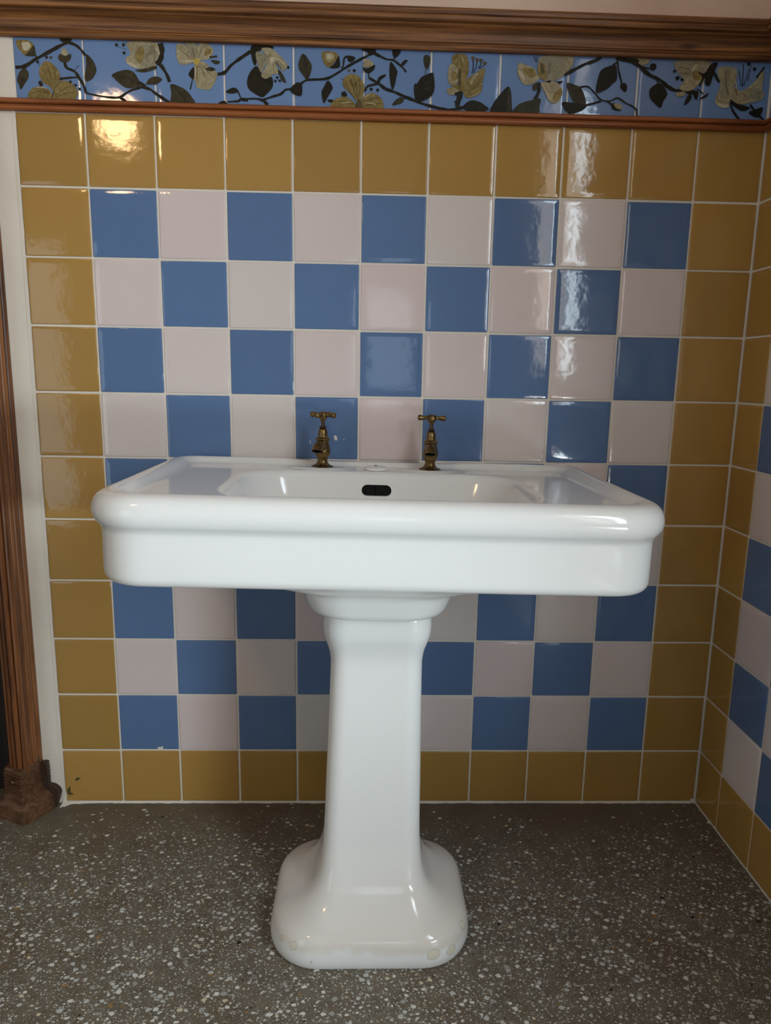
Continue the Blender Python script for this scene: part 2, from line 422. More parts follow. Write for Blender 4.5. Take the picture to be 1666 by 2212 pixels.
# right wall
bm = bmesh.new(); lay = bm.faces.layers.float.new('tile_tone')
RY = [0.0025, 0.1085] + [0.1085 + 0.14 * k for k in range(1, 9)]
box(bm, WALLX + 0.004, WALLX + 0.14, -1.33, 0.004, -0.02, TOPZ, 0)
box(bm, WALLX + 0.004, WALLX + 0.14, -3.40, -2.03, -0.02, TOPZ, 0)
box(bm, WALLX + 0.004, WALLX + 0.14, -2.03, -1.33, -0.02, 0.03, 0)
box(bm, WALLX + 0.004, WALLX + 0.14, -2.03, -1.33, 2.32, TOPZ, 0)
box(bm, WALLX + 0.0008, WALLX + 0.0045, -1.2285, 0.0, 0.0, 1.70, 5)
for j in range(11):
    for i in range(9):
        if j in (0, 10) or i == 0 or i == 8: mi = 1
        else: mi = 2 if (i + j) % 2 == 1 else 3
        tile(bm, lay, MR, RY[i], RY[i + 1], ZS[j + 1], ZS[j], mi)
for i in range(9):
    tile(bm, lay, MR, RY[i], RY[i + 1], 1.561, 1.69, 6)
box(bm, WALLX - 0.0008, WALLX + 0.003, -1.2285, 0.0, -0.001, 0.0042, 5)
wall_right = link_mesh('wall_right', bm, [M['plaster'], M['ochre'], M['blue'], M['pink'], M['whitewash'], M['grout'], M['sky']], angle=50)
tag(wall_right, 'right side wall with the same chequered tiling in an ochre border', 'wall', 'structure')

# the glazed side door: unseen frame and mullion, with rails added to block its reflections
bm = bmesh.new()
wx0, wx1 = WALLX + 0.0045, WALLX + 0.022
for y0, y1, z0, z1 in ((-2.03, -1.99, 0.03, 2.32), (-1.37, -1.33, 0.03, 2.32), (-1.99, -1.37, 0.03, 0.06), (-1.99, -1.37, 2.28, 2.32), (-1.70, -1.655, 0.96, 2.28), (-1.99, -1.37, 0.33, 0.51), (-1.99, -1.37, 0.67, 1.04)):
    box(bm, wx0, wx1, y0, y1, z0, z1)
tag(link_mesh('window_1', bm, M['whitewash'], smooth=False), 'painted frame of the glazed side door with rails added to block its light', 'window', 'structure')

# painted frieze: sky-blue tiles with a flowering branch painted over the joints
ART = [
('p','k',0,[(-6686,16754),(-6475,16760),(-6495,16696),(-6600,16677),(-6679,16696)]),
('s','k',70,[(-7610,16203),(-7424,16229),(-7219,16351),(-6981,16473),(-6743,16595),(-6554,16684)]),
('s','k',55,[(-6554,16684),(-6396,16636),(-6287,16544),(-6212,16451)]),
('p','o',0,[(-7560,16689),(-7467,16702),(-7330,16699),(-7232,16635),(-7227,16551),(-7325,16464),(-7420,16430),(-7504,16522),(-7555,16605)]),
('p','w',0,[(-7449,16650),(-7322,16664),(-7281,16591),(-7380,16505),(-7444,16555)]),
('p','g',0,[(-7223,16614),(-7196,16509),(-7202,16425),(-7295,16412),(-7397,16424),(-7311,16506)]),
('s','k',25,[(-7207,16429),(-7159,16388)]),
('p','g',0,[(-7438,16197),(-7364,16114),(-7371,16018),(-7448,15909),(-7538,15799),(-7566,15884),(-7597,15980),(-7536,16120)]),
('s','k',10,[(-7443,16186),(-7475,16015),(-7531,15821)]),
('p','c',0,[(-6697,16428),(-6678,16534),(-6634,16583),(-6586,16547),(-6562,16484),(-6570,16431)]),
('p','g',0,[(-6755,16416),(-6706,16470),(-6616,16436),(-6510,16475),(-6498,16412),(-6553,16336),(-6647,16313),(-6726,16342)]),
('s','k',60,[(-6635,16324),(-6596,16219),(-6450,16159),(-6365,16044),(-6281,15896),(-6243,15768)]),
('s','k',45,[(-6760,16012),(-6550,16039),(-6399,16053)]),
('s','k',40,[(-6243,15768),(-5990,15721),(-5688,15696),(-5547,15717)]),
('s','k',50,[(-5571,15705),(-5379,15822),(-5213,15880),(-5107,15915)]),
('s','k',60,[(-5107,15905),(-4958,15865),(-4822,15772),(-4662,15679),(-4547,15617)]),
('s','k',55,[(-5572,15699),(-5447,15633)]),
('p','g',0,[(-6199,16473),(-6089,16391),(-6017,16244),(-6022,16159),(-6086,16051),(-6183,15984),(-6240,15993),(-6252,16068),(-6212,16261)]),
('s','k',12,[(-6189,16452),(-6134,16220),(-6216,16005)]),
('p','k',0,[(-7181,15937),(-7132,15970),(-7091,15897),(-7140,15863)]),
('p','o',0,[(-7002,16335),(-6901,16306),(-6793,16203),(-6742,16098),(-6761,15991),(-6890,15795),(-6955,15857),(-7088,15939),(-7148,16066),(-7139,16194),(-7075,16280)]),
('p','o',0,[(-6922,15665),(-6864,15838),(-6774,15969),(-6646,15983),(-6510,15933),(-6403,15796),(-6420,15721),(-6518,15636),(-6925,15626)]),
('p','o',0,[(-7410,15652),(-7379,15761),(-7280,15838),(-7140,15863),(-6982,15814),(-6930,15729),(-6971,15631),(-7401,15620)]),
('s','v',15,[(-6993,16304),(-6939,16093),(-6899,15837)]),
('s','v',15,[(-7091,16216),(-6991,16006),(-6912,15815)]),
('s','v',15,[(-6881,16264),(-6835,16095),(-6883,15838)]),
('s','v',15,[(-6851,15688),(-6655,15843),(-6490,15891)]),
('s','v',15,[(-6853,15666),(-6615,15759),(-6440,15763)]),
('s','v',15,[(-6864,15838),(-6946,15664)]),
('s','v',15,[(-7359,15718),(-7169,15777),(-6964,15728)]),
('s','v',15,[(-7259,15817),(-7098,15800),(-6953,15729)]),
('s','v',15,[(-6774,15969),(-6866,15817),(-6924,15643)]),
('s','w',12,[(-7234,15839),(-7117,15853),(-7004,15824)]),
('d','k',27,[(-7165,16310)]),
('d','k',27,[(-6986,16399)]),
('d','k',27,[(-6543,15964)]),
('d','k',27,[(-6443,15903)]),
('d','k',27,[(-6366,15834)]),
('d','v',27,[(-6901,16395)]),
('s','k',7,[(-7135,16247),(-7165,16310)]),
('s','k',7,[(-6464,15934),(-6432,15892)]),
('s','k',10,[(-6448,16180),(-6350,16268)]),
('p','c',0,[(-5357,16723),(-4781,16722),(-4718,16576),(-4746,16448),(-4846,16296),(-5010,16250),(-5196,16245),(-5355,16304),(-5410,16367),(-5418,16430),(-5322,16496),(-5352,16601)]),
('p','y',0,[(-5254,16477),(-5177,16627),(-5037,16673),(-4877,16645),(-4789,16531),(-4807,16383),(-4916,16284),(-5055,16280),(-5191,16351)]),
('p','o',0,[(-5107,16650),(-5042,16567),(-5109,16353),(-5190,16372),(-5230,16499)]),
('p','w',0,[(-5411,16345),(-5306,16348),(-5195,16255),(-5310,16274)]),
('s','w',17,[(-4809,16615),(-4755,16511),(-4844,16339)]),
('s','v',12,[(-4854,16635),(-4838,16467),(-4890,16338)]),
('p','g',0,[(-5244,16211),(-5033,16249),(-4845,16301),(-4824,16250),(-5036,16181),(-5152,16182)]),
('s','k',115,[(-4724,16713),(-4695,16576),(-4723,16448),(-4798,16319)]),
('s','k',75,[(-4729,16321),(-4619,16153),(-4567,16015)]),
('d','k',30,[(-5590,16658)]),
('d','k',30,[(-5452,16661)]),
('d','k',30,[(-5448,16518)]),
('s','k',7,[(-5569,16637),(-5387,16579)]),
('s','k',7,[(-5449,16725),(-5337,16665)]),
('p','g',0,[(-5712,16114),(-5570,16182),(-5406,16214),(-5269,16168),(-5183,16031),(-5140,15947),(-5283,15889),(-5423,15879),(-5536,15937),(-5658,16041)]),
('s','k',15,[(-5701,16114),(-5436,16068),(-5163,15957)]),
('s','k',55,[(-5184,15999),(-5048,15921)]),
('p','g',0,[(-5035,15960),(-4972,16058),(-4854,16108),(-4727,16075),(-4729,16032),(-4837,15965),(-4942,15956)]),
('p','g',0,[(-4545,15973),(-4371,15934),(-4234,15862),(-4144,15757),(-4090,15617),(-4524,15606),(-4540,15811)]),
('s','k',15,[(-4538,15962),(-4353,15795),(-4242,15624)]),
('p','c',0,[(-4397,16690),(-4281,16715),(-4146,16592),(-4047,16425),(-4154,16358),(-4294,16333),(-4385,16394),(-4414,16542)]),
('p','y',0,[(-4234,16720),(-4026,16732),(-3960,16618),(-3988,16469),(-4047,16425),(-4148,16549)]),
('p','c',0,[(-3956,16723),(-3771,16722),(-3681,16625),(-3695,16540),(-3779,16453),(-3919,16428),(-4025,16404),(-3984,16575)]),
('p','c',0,[(-4063,16318),(-3943,16406),(-3828,16377),(-3738,16284),(-3623,16222),(-3614,16137),(-3688,15985),(-3772,15896),(-3913,15893),(-4029,15933),(-4037,16019),(-4082,16082)]),
('p','o',0,[(-3820,16643),(-3716,16624),(-3742,16549),(-3847,16515)]),
('p','x',0,[(-4082,16445),(-3942,16438),(-3992,16352),(-4057,16343)]),
('s','v',12,[(-4015,16340),(-4008,16191),(-4025,16041)]),
('s','v',12,[(-3991,16362),(-3902,16237),(-3837,16088)]),
('s','v',12,[(-3979,16384),(-3809,16239),(-3719,16134)]),
('s','v',12,[(-4098,16656),(-4047,16446)]),
('s','v',12,[(-3888,16683),(-3977,16458)]),
('s','v',12,[(-4331,16608),(-4082,16424)]),
('s','w',20,[(-4039,16318),(-4048,16190),(-4059,16083)]),
('s','w',20,[(-4361,16416),(-4199,16399),(-4059,16414)]),
('s','g',45,[(-3755,16485),(-3603,16506)]),
('p','g',0,[(-3733,16433),(-3571,16427),(-3553,16384),(-3642,16361)]),
('p','g',0,[(-3843,16270),(-3737,16309),(-3640,16269),(-3728,16228)]),
('p','k',0,[(-4184,16165),(-4075,16296),(-4069,16125),(-4105,16081)]),
('s','k',22,[(-4098,16103),(-4159,15882)]),
('p','k',0,[(-2901,16726),(-2506,16720),(-2519,16656),(-2752,16629),(-2838,16361),(-2906,16476)]),
('s','k',65,[(-3601,16180),(-3460,16216),(-3316,16359),(-3127,16491),(-2915,16624)]),
('p','k',0,[(-2826,16350),(-2735,16246),(-2666,16140),(-2525,16155),(-2491,16059),(-2516,15950),(-2624,15839),(-2707,15777),(-2812,15813),(-2952,15896),(-3009,15981),(-3006,16110),(-2945,16240)]),
('p','y',0,[(-2835,16542),(-2799,16617),(-2660,16568),(-2521,16497),(-2639,16376),(-2711,16246),(-2735,16235),(-2791,16351)]),
('p','c',0,[(-2717,16651),(-2634,16691),(-2518,16677),(-2403,16596),(-2264,16472),(-2195,16367),(-2254,16312),(-2382,16405),(-2544,16496)]),
('p','c',0,[(-2520,16518),(-2452,16424),(-2477,16231),(-2572,16143),(-2666,16123),(-2731,16181),(-2664,16290)]),
('p','c',0,[(-2474,16466),(-2383,16276),(-2419,16211),(-2501,16241)]),
('p','y',0,[(-2428,16467),(-2265,16365),(-2266,16279),(-2336,16299)]),
('p','g',0,[(-2395,16297),(-2313,16235),(-2233,16087),(-2256,16054),(-2338,16127)]),
('p','w',0,[(-2556,16507),(-2474,16519),(-2487,16423),(-2533,16411)]),
('s','w',17,[(-2497,16508),(-2381,16490),(-2265,16408)]),
('s','v',12,[(-2498,16423),(-2466,16231)]),
('s','v',12,[(-2451,16445),(-2313,16300)]),
('d','k',25,[(-2408,16147)]),
('d','k',25,[(-2444,16081)]),
('d','k',25,[(-2183,16341)]),
('d','k',25,[(-2357,16090)]),
('p','k',0,[(-3635,15608),(-3520,15691),(-3438,15667),(-3440,15606)]),
('s','k',40,[(-3426,15674),(-3191,15695),(-3143,15729),(-2860,15747),(-2719,15729)]),
('s','k',75,[(-3143,15729),(-3002,15721)]),
('s','k',50,[(-2743,15711),(-2530,15788),(-2341,15847),(-2246,15925),(-2140,15943)]),
('s','k',65,[(-2696,15729),(-2608,15634)]),
('p','k',0,[(-3445,15866),(-3303,15941),(-3210,15911),(-3235,15845),(-3376,15831)]),
('s','k',30,[(-3221,15911),(-3143,15750)]),
('p','k',0,[(-2152,15938),(-2009,16071),(-1916,16030),(-1904,15944),(-1928,15825),(-2058,15843)]),
('s','k',50,[(-1939,16041),(-1798,16120),(-1444,16150),(-1233,16242),(-975,16399),(-741,16523),(-496,16642)]),
('p','g',0,[(-1877,16599),(-1726,16422),(-1715,16337),(-1750,16207),(-1809,16115),(-1868,16182),(-1973,16330),(-1960,16480)]),
('s','k',15,[(-1871,16578),(-1832,16355),(-1809,16130)]),
('p','o',0,[(-1503,16641),(-1328,16656),(-1211,16627),(-1187,16543),(-1280,16434),(-1351,16368),(-1445,16408),(-1503,16534)]),
('p','c',0,[(-1445,16611),(-1304,16625),(-1257,16552),(-1374,16453)]),
('p','w',0,[(-1410,16590),(-1328,16603),(-1328,16539),(-1386,16516)]),
('p','k',0,[(-1168,16575),(-1151,16373),(-1351,16355),(-1257,16434),(-1210,16521)]),
('s','k',35,[(-1116,16352),(-1081,16396),(-1058,16536),(-988,16580)]),
('p','k',0,[(-999,16558),(-953,16592),(-835,16552),(-905,16476),(-975,16484)]),
('p','k',0,[(-1386,16120),(-1291,16003),(-1326,15916),(-1409,15783),(-1473,15699),(-1515,15889),(-1468,15999)]),
('p','c',0,[(-669,16396),(-647,16514),(-577,16538),(-482,16465),(-492,16390)]),
('p','k',0,[(-681,16385),(-598,16362),(-446,16434),(-456,16348),(-550,16281),(-644,16300)]),
('s','k',32,[(-562,16281),(-549,16184),(-406,16112),(-335,16088)]),
('p','k',0,[(-731,16708),(-438,16712),(-460,16630),(-531,16650)]),
('s','k',40,[(-472,16647),(-413,16617),(-342,16580)]),
('p','k',0,[(-1113,15900),(-1043,15927),(-995,15848),(-1089,15824)]),
('p','k',0,[(-1397,15762),(-1302,15769),(-1267,15733),(-1349,15715)]),
('p','o',0,[(-997,16227),(-880,16255),(-761,16211),(-666,16084),(-652,15955),(-710,15801),(-804,15751),(-900,15862),(-1067,16009),(-1079,16138)]),
('p','o',0,[(-1325,15600),(-1278,15743),(-1160,15811),(-1018,15826),(-876,15753),(-839,15689),(-874,15596)]),
('p','o',0,[(-720,15600),(-721,15757),(-628,15868),(-498,15915),(-379,15875),(-283,15790),(-257,15682),(-304,15615)]),
('p','v',0,[(-804,15733),(-733,15779),(-684,15605),(-851,15597)]),
('s','v',15,[(-974,16206),(-878,16014),(-793,15777)]),
('s','v',15,[(-880,16240),(-807,16016),(-781,15778)]),
('s','v',15,[(-761,16190),(-736,15996),(-769,15778)]),
('s','v',15,[(-1044,16096),(-924,15904),(-816,15766)]),
('s','v',15,[(-1255,15722),(-1042,15749),(-851,15689)]),
('s','v',15,[(-685,15649),(-495,15698),(-282,15725)]),
('s','v',15,[(-662,15737),(-497,15807),(-354,15832)]),
('s','w',12,[(-1112,15704),(-970,15734),(-875,15721)]),
('s','w',15,[(-650,15726),(-495,15719),(-400,15689)]),
('s','w',12,[(-639,15836),(-521,15893)]),
('s','k',45,[(-640,15944),(-571,16039),(-382,16081)]),
('d','k',30,[(-511,15980)]),
('d','k',30,[(-380,15968)]),
('d','k',30,[(-857,16316)]),
('d','v',25,[(-962,16313)]),
('s','k',10,[(-1127,16169),(-1067,16139)]),
('s','k',40,[(-586,16698),(-397,16629),(-231,16548),(-66,16526),(53,16448),(125,16396),(191,16316)]),
('p','k',0,[(-609,16697),(-445,16695),(-433,16649),(-538,16603)]),
('p','k',0,[(-86,16711),(67,16711),(49,16640),(-32,16570),(-80,16616)]),
('s','k',30,[(-54,16520),(-56,16595)]),
('p','k',0,[(72,16438),(146,16530),(221,16532),(136,16439)]),
('p','k',0,[(-125,16497),(8,16339),(-2,16232),(-45,16036),(-92,15998),(-144,16249)]),
('s','k',60,[(-544,16185),(-366,16093),(-222,15999),(-55,15949),(160,15867),(400,15786),(592,15726),(905,15657),(1097,15640),(1287,15666),(1394,15702)]),
('s','k',50,[(-531,16049),(-378,16092)]),
('p','k',0,[(-390,16103),(-356,16212),(-231,16264),(-226,16226),(-320,16159),(-342,16093)]),
('p','g',0,[(-74,15694),(-5,15798),(101,15848),(161,15813),(103,15735)]),
('s','k',22,[(137,15823),(196,15836)]),
('p','k',0,[(368,16101),(420,16113),(507,16234),(695,16314),(747,16294),(777,16079),(753,15948),(684,15859),(543,15790),(412,15769),(360,15959)]),
('s','g',25,[(582,16095),(687,16152)]),
('s','g',20,[(561,16008),(679,16033)]),
('p','g',0,[(545,16611),(603,16644),(675,16593),(666,16486),(622,16377),(573,16419),(543,16504)]),
('s','v',15,[(593,16398),(584,16286)]),
('p','o',0,[(1112,16604),(1180,16670),(1321,16685),(1418,16634),(1459,16485),(1443,16291),(1365,16159),(1270,16156),(1214,16392),(1127,16498)]),
('p','o',0,[(1129,16088),(1365,16159),(1456,16248),(1395,15986),(1300,15979)]),
('p','o',0,[(1434,16204),(1596,16338),(1777,16429),(1775,16299),(1746,16147),(1740,16016),(1660,15927),(1495,15869),(1398,15899),(1369,16050)]),
('p','c',0,[(1058,16453),(1139,16487),(1212,16435),(1277,16286),(1269,16178),(1129,16088),(1042,16194)]),
('p','o',0,[(1120,16347),(1204,16328),(1232,16220),(1138,16175)]),
('p','c',0,[(1025,16009),(1130,16060),(1256,16015),(1230,15938),(1087,15919)]),
('p','c',0,[(1562,16294),(1667,16340),(1532,16141),(1484,16140)]),
('p','v',0,[(1272,16416),(1310,16352),(1306,16136),(1273,16048),(1241,16285)]),
('s','w',15,[(1323,16632),(1339,16525)]),
('s','v',15,[(1443,15987),(1606,16078),(1718,16255)]),
('s','c',22,[(1470,15890),(1612,15930),(1717,15994)]),
('s','c',20,[(1711,16124),(1758,16147)]),
('s','k',17,[(1525,16314),(1550,16460),(1537,16605)]),
('d','v',35,[(1537,16605)]),
('s','k',17,[(1560,16337),(1610,16457),(1622,16575)]),
('d','v',35,[(1622,16575)]),
('s','k',17,[(1645,16415),(1694,16491),(1705,16567)]),
('d','v',35,[(1705,16567)]),
('s','k',17,[(1680,16426),(1750,16473),(1783,16519)]),
('d','v',35,[(1783,16519)]),
('s','k',65,[(1194,15933),(1348,15963)]),
('s','k',105,[(1313,15951),(1270,15808),(1243,15687)]),
('s','k',25,[(1187,15784),(1258,15819)]),
('p','k',0,[(1370,15701),(1450,15791),(1568,15827),(1713,15798),(1823,15735),(1898,15677),(1816,15625),(1625,15593),(1432,15633)]),
('s','k',65,[(1239,15665),(1429,15703)]),
('p','k',0,[(1948,15617),(1978,15760),(2068,15894),(2204,16050),(2285,16100),(2339,15988),(2368,15726),(2358,15599)]),
('p','g',0,[(2276,16041),(2327,15988),(2356,15638),(2272,15636)]),
('p','g',0,[(2381,15628),(2505,15774),(2741,15856),(2948,15894),(2933,15740),(2900,15603),(2418,15596)]),
('s','k',75,[(2890,16198),(2909,16068),(2880,15958),(2824,15880)]),
('p','g',0,[(2774,16130),(2843,16180),(2861,16067),(2791,16039)]),
('p','c',0,[(2466,16533),(2562,16529),(2780,16455),(2857,16349),(2910,16264),(2772,16169),(2630,16137),(2531,16211),(2451,16360)]),
('p','o',0,[(2542,16449),(2757,16444),(2847,16327),(2694,16280)]),
('p','w',0,[(2473,16404),(2571,16342),(2601,16234),(2514,16297)]),
('p','y',0,[(2867,16608),(3005,16691),(3337,16700),(3551,16701),(3588,16584),(3542,16475),(3408,16342),(3223,16229),(3057,16213),(2908,16307)]),
('p','c',0,[(3339,16674),(3564,16691),(3578,16584),(3406,16363),(3312,16339),(3443,16537)]),
('p','c',0,[(2939,16178),(3057,16202),(3248,16207),(3375,16102),(3382,15993),(3296,15826),(3151,15834),(3046,15984)]),
('p','o',0,[(2850,16478),(2964,16568),(3047,16376),(3031,16245),(2909,16285)]),
('p','v',0,[(2942,16546),(2997,16418),(2954,16330),(2911,16458)]),
('p','o',0,[(3259,16033),(3375,16102),(3383,15971),(3295,15837),(3195,15901)]),
('s','w',20,[(2989,16136),(3094,15986),(3124,15877)]),
('s','v',12,[(3104,16614),(3093,16398),(3055,16246)]),
('p','k',0,[(3272,16219),(3391,16233),(3327,16177)]),
('s','k',20,[(2780,16670),(2808,16585)]),
('s','k',15,[(2839,16672),(2833,16564)]),
('p','k',0,[(3056,16224),(3139,16237),(3130,16193),(3069,16198)]),
('s','k',66,[(3418,16344),(3623,16458),(3828,16559),(3984,16611),(4150,16692)]),
('p','k',0,[(4387,16549),(4469,16523),(4492,16288),(4413,16213),(4313,16114),(4087,16035),(4111,16326),(4180,16472)]),
('s','k',33,[(4387,16549),(4475,16612)]),
('p','c',0,[(4775,16679),(5134,16682),(5075,16592),(4918,16563)]),
('p','k',0,[(4428,16699),(4695,16682),(4909,16671),(4863,16586),(4538,16649)]),
('s','k',78,[(4456,16683),(4699,16642),(4918,16563),(5145,16401),(5367,16310),(5538,16194),(5706,16120),(5922,16106),(6153,16083)]),
('s','k',36,[(4478,16672),(4512,16481),(4605,16213)]),
('p','k',0,[(4574,16193),(4651,16231),(4715,16173),(4692,16058),(4593,16121)]),
('s','k',44,[(4947,16528),(5202,16511)]),
('p','k',0,[(5168,16594),(5261,16601),(5286,16525),(5219,16470),(5168,16510)]),
('p','g',0,[(3468,16189),(3642,16169),(3780,16100),(3874,15908),(3874,15791),(3693,15806),(3578,15925)]),
('p','k',0,[(3393,15823),(3531,15839),(3881,15799),(3852,15713),(3625,15629),(3502,15655)]),
('s','k',33,[(3752,16129),(3911,16140),(4052,16034),(4195,15904),(4384,15885),(4540,15945),(4708,15856),(4875,15787),(4948,15716),(4970,15613)]),
('s','k',44,[(3869,15786),(4197,15873)]),
('p','k',0,[(4415,15825),(4495,15839),(4625,15720),(4505,15709),(4434,15752)]),
('s','k',33,[(4317,15883),(4430,15813)]),
('p','c',0,[(4469,15831),(4575,15838),(4647,15786),(4611,15732),(4523,15754)]),
('p','k',0,[(3267,16220),(3386,16223),(3322,16180)]),
('p','k',0,[(5346,16237),(5458,16192),(5557,16048),(5484,15900),(5441,15782),(5298,15871),(5194,15991),(5195,16136)]),
('s','k',39,[(5305,16345),(5353,16225)]),
('p','y',0,[(5682,16660),(6376,16669),(6395,16482),(6305,16310),(6178,16234),(6027,16133),(5866,16129),(5781,16176),(5877,16299),(5727,16464)]),
('p','c',0,[(5985,16567),(6167,16620),(6101,16474),(5942,16180),(5811,16140),(5904,16300),(6026,16424)]),
('p','c',0,[(5806,16201),(6171,16307),(6154,16210),(6028,16121),(5867,16117)]),
('p','o',0,[(6034,16472),(6179,16500),(6244,16381),(6171,16307),(6059,16352)]),
('p','c',0,[(5737,16077),(5923,16094),(5903,16021),(5771,16000)]),
('s','w',22,[(6113,16619),(6021,16472)]),
('s','v',14,[(5745,16561),(5963,16519)]),
('s','v',14,[(5783,16442),(5998,16435)]),
('s','k',14,[(5872,16214),(5935,16252)]),
('p','k',0,[(6141,16475),(6290,16455),(6407,16627),(6539,16647),(6489,16484),(6420,16236),(6325,16245),(6300,16359),(6222,16206),(6200,16235),(6244,16381)]),
('d','k',30,[(5665,16470)]),
('d','k',30,[(5835,16318)]),
('d','k',42,[(5739,16344)]),
('s','k',55,[(6461,16496),(6608,16289)]),
('p','k',0,[(6021,16055),(6068,15988),(5997,15889),(5920,15845),(5961,15986)]),
('p','k',0,[(6095,16123),(6192,16101),(6179,15962),(6122,15990)]),
('s','k',28,[(6159,16161),(6303,16063)]),
('p','k',0,[(6227,15963),(6403,16089),(6363,16008)]),
('p','c',0,[(6563,16547),(6924,16556),(6951,16303),(6911,16180),(6854,15959),(6867,15837),(6762,15810),(6622,15856),(6557,15952),(6634,16246)]),
('p','y',0,[(6684,16538),(6818,16541),(6836,16251),(6822,16007),(6660,16003),(6686,16272)]),
('p','w',0,[(6589,15904),(6727,15883),(6850,15873),(6788,15816),(6651,15832)]),
('p','c',0,[(6856,15935),(6935,16205),(7078,16136),(7303,16288),(7504,16535),(7516,16196),(7571,16075),(7502,15976),(7291,15921),(7105,15887)]),
('p','y',0,[(7293,16141),(7449,16194),(7558,16075),(7473,15987),(7307,16020)]),
('s','w',22,[(6890,16374),(6970,16255),(6946,16108)]),
('s','w',19,[(7102,15917),(7258,15970),(7337,15996)]),
('s','w',17,[(7234,16189),(7429,16364)]),
('s','v',17,[(6716,16490),(6755,16249),(6849,16008)]),
('s','o',44,[(6951,16181),(7005,16061)]),
('s','k',14,[(7067,16233),(6995,16522)]),
('s','k',14,[(7094,16234),(7075,16644)]),
('s','k',14,[(7121,16234),(7193,16551)]),
('s','k',14,[(7190,16333),(7238,16624)]),
('d','k',33,[(7182,16642)]),
('d','k',33,[(7313,16554)]),
('s','k',39,[(7372,16399),(7515,16600)]),
('p','k',0,[(6865,15984),(7022,15902),(7278,15843),(7252,15785),(7118,15770),(6945,15864)]),
('s','k',50,[(6889,15936),(6932,15790),(7096,15602)]),
('s','k',44,[(7295,15885),(7417,15765)]),
('p','k',0,[(7284,15744),(7413,15802),(7558,15842),(7556,15744),(7485,15651),(7345,15689)]),
('s','k',44,[(7479,15705),(7633,15590)]),
]

bm = bmesh.new(); lay = bm.faces.layers.float.new('tile_tone')
FX = [-0.7655, -0.6276, -0.4859, -0.3471, -0.2076, -0.0659, 0.0700, 0.2107, 0.3503, 0.4935, 0.6296, 0.7690]
for i in range(11): tile(bm, lay, MB, FX[i], FX[i + 1], 1.552, 1.690, 0, 0.0017, None, 0.002)
keys = list(ARTM)
def art_face(pts, y, mi):
    vs = [bm.verts.new((x, y, z)) for x, z in pts]
    try: f = bm.faces.new(vs)
    except ValueError: return
    f.material_index = mi; f.normal_update()
    if f.normal.y > 0: f.normal_flip()
y = -0.0021
for kind, mk, w, pts in ART:
    y -= 0.000005
    mi = 1 + keys.index(mk)
    P_ = [(a * 1e-4, b_ * 1e-4, 0) for a, b_ in pts]
    if kind == 'p':
        art_face([(v.x, v.y) for v in catmull(P_, 4, True)], y, mi)
    elif kind == 'd':
        r = w * 1e-4; cx, cz, _ = P_[0]
        art_face([(cx + r * (1 + 0.25 * math.sin(3 * a)) * math.cos(a), cz + r * math.sin(a)) for a in (2 * math.pi * k / 14 for k in range(14))], y, mi)
    else:
        c = catmull(P_, 6); r = w * (0.5e-4 if mk in 'wv' else 0.43e-4)
        L_, R_ = [], []
        for k, p in enumerate(c):
            t = (c[min(k + 1, len(c) - 1)] - c[max(k - 1, 0)]).normalized()
            rr = r * (1 + 0.12 * math.sin(k * 1.1 + w) + 0.15 * math.sin(k * 0.43 + pts[0][0]))
            if mk in 'vw': rr *= 0.35 + 0.65 * math.sin(math.pi * (k + 0.5) / len(c))
            q = Vector((-t.y, t.x, 0)) * rr
            L_.append(p + q); R_.append(p - q)
        for k in range(len(c) - 1):
            art_face([(v.x, v.y) for v in (L_[k], L_[k + 1], R_[k + 1], R_[k])], y, mi)
frieze = link_mesh('painted_frieze', bm, [M['sky']] + [ARTM[k] for k in keys], wall_back, angle=50)
frieze['label'] = 'band of sky blue tiles painted with cream and ochre blossoms on a dark vine'

# ------------------------------------------------------------------ floor, ceiling, rest of the room
bm = bmesh.new(); box(bm, -3.28, WALLX + 0.14, -3.40, 0.14, -0.06, 0.0)
floor = tag(link_mesh('floor', bm, M['terrazzo'], smooth=False), 'dark brown terrazzo floor speckled with pale stone chips', 'floor', 'structure')
bm = bmesh.new(); box(bm, -3.28, WALLX + 0.14, -3.40, 0.14, TOPZ, TOPZ + 0.06)
tag(link_mesh('ceiling', bm, M['room'], smooth=False), 'plain painted ceiling above the washbasin', 'ceiling', 'structure')
bm = bmesh.new()
for x0, x1, z0, z1 in ((-3.25, -3.12, 0, TOPZ), (-3.12, -1.98, 1.86, TOPZ), (-1.98, -0.10, 0, TOPZ), (-0.10, 0.26, 0, 0.90), (-0.10, 0.26, 1.54, TOPZ), (0.26, WALLX, 0, TOPZ)):
    box(bm, x0, x1, -3.20, -3.16, z0, z1)
tag(link_mesh('wall_front', bm, M['room'], smooth=False), 'painted wall with a small window and a glass door opening opposite the washbasin', 'wall', 'structure')
bm = bmesh.new()
box(bm, -3.28, -3.20, -3.20, 0.004, 0, TOPZ)
tag(link_mesh('wall_left', bm, M['room'], smooth=False), 'plain painted wall at the far left of the room', 'wall', 'structure')

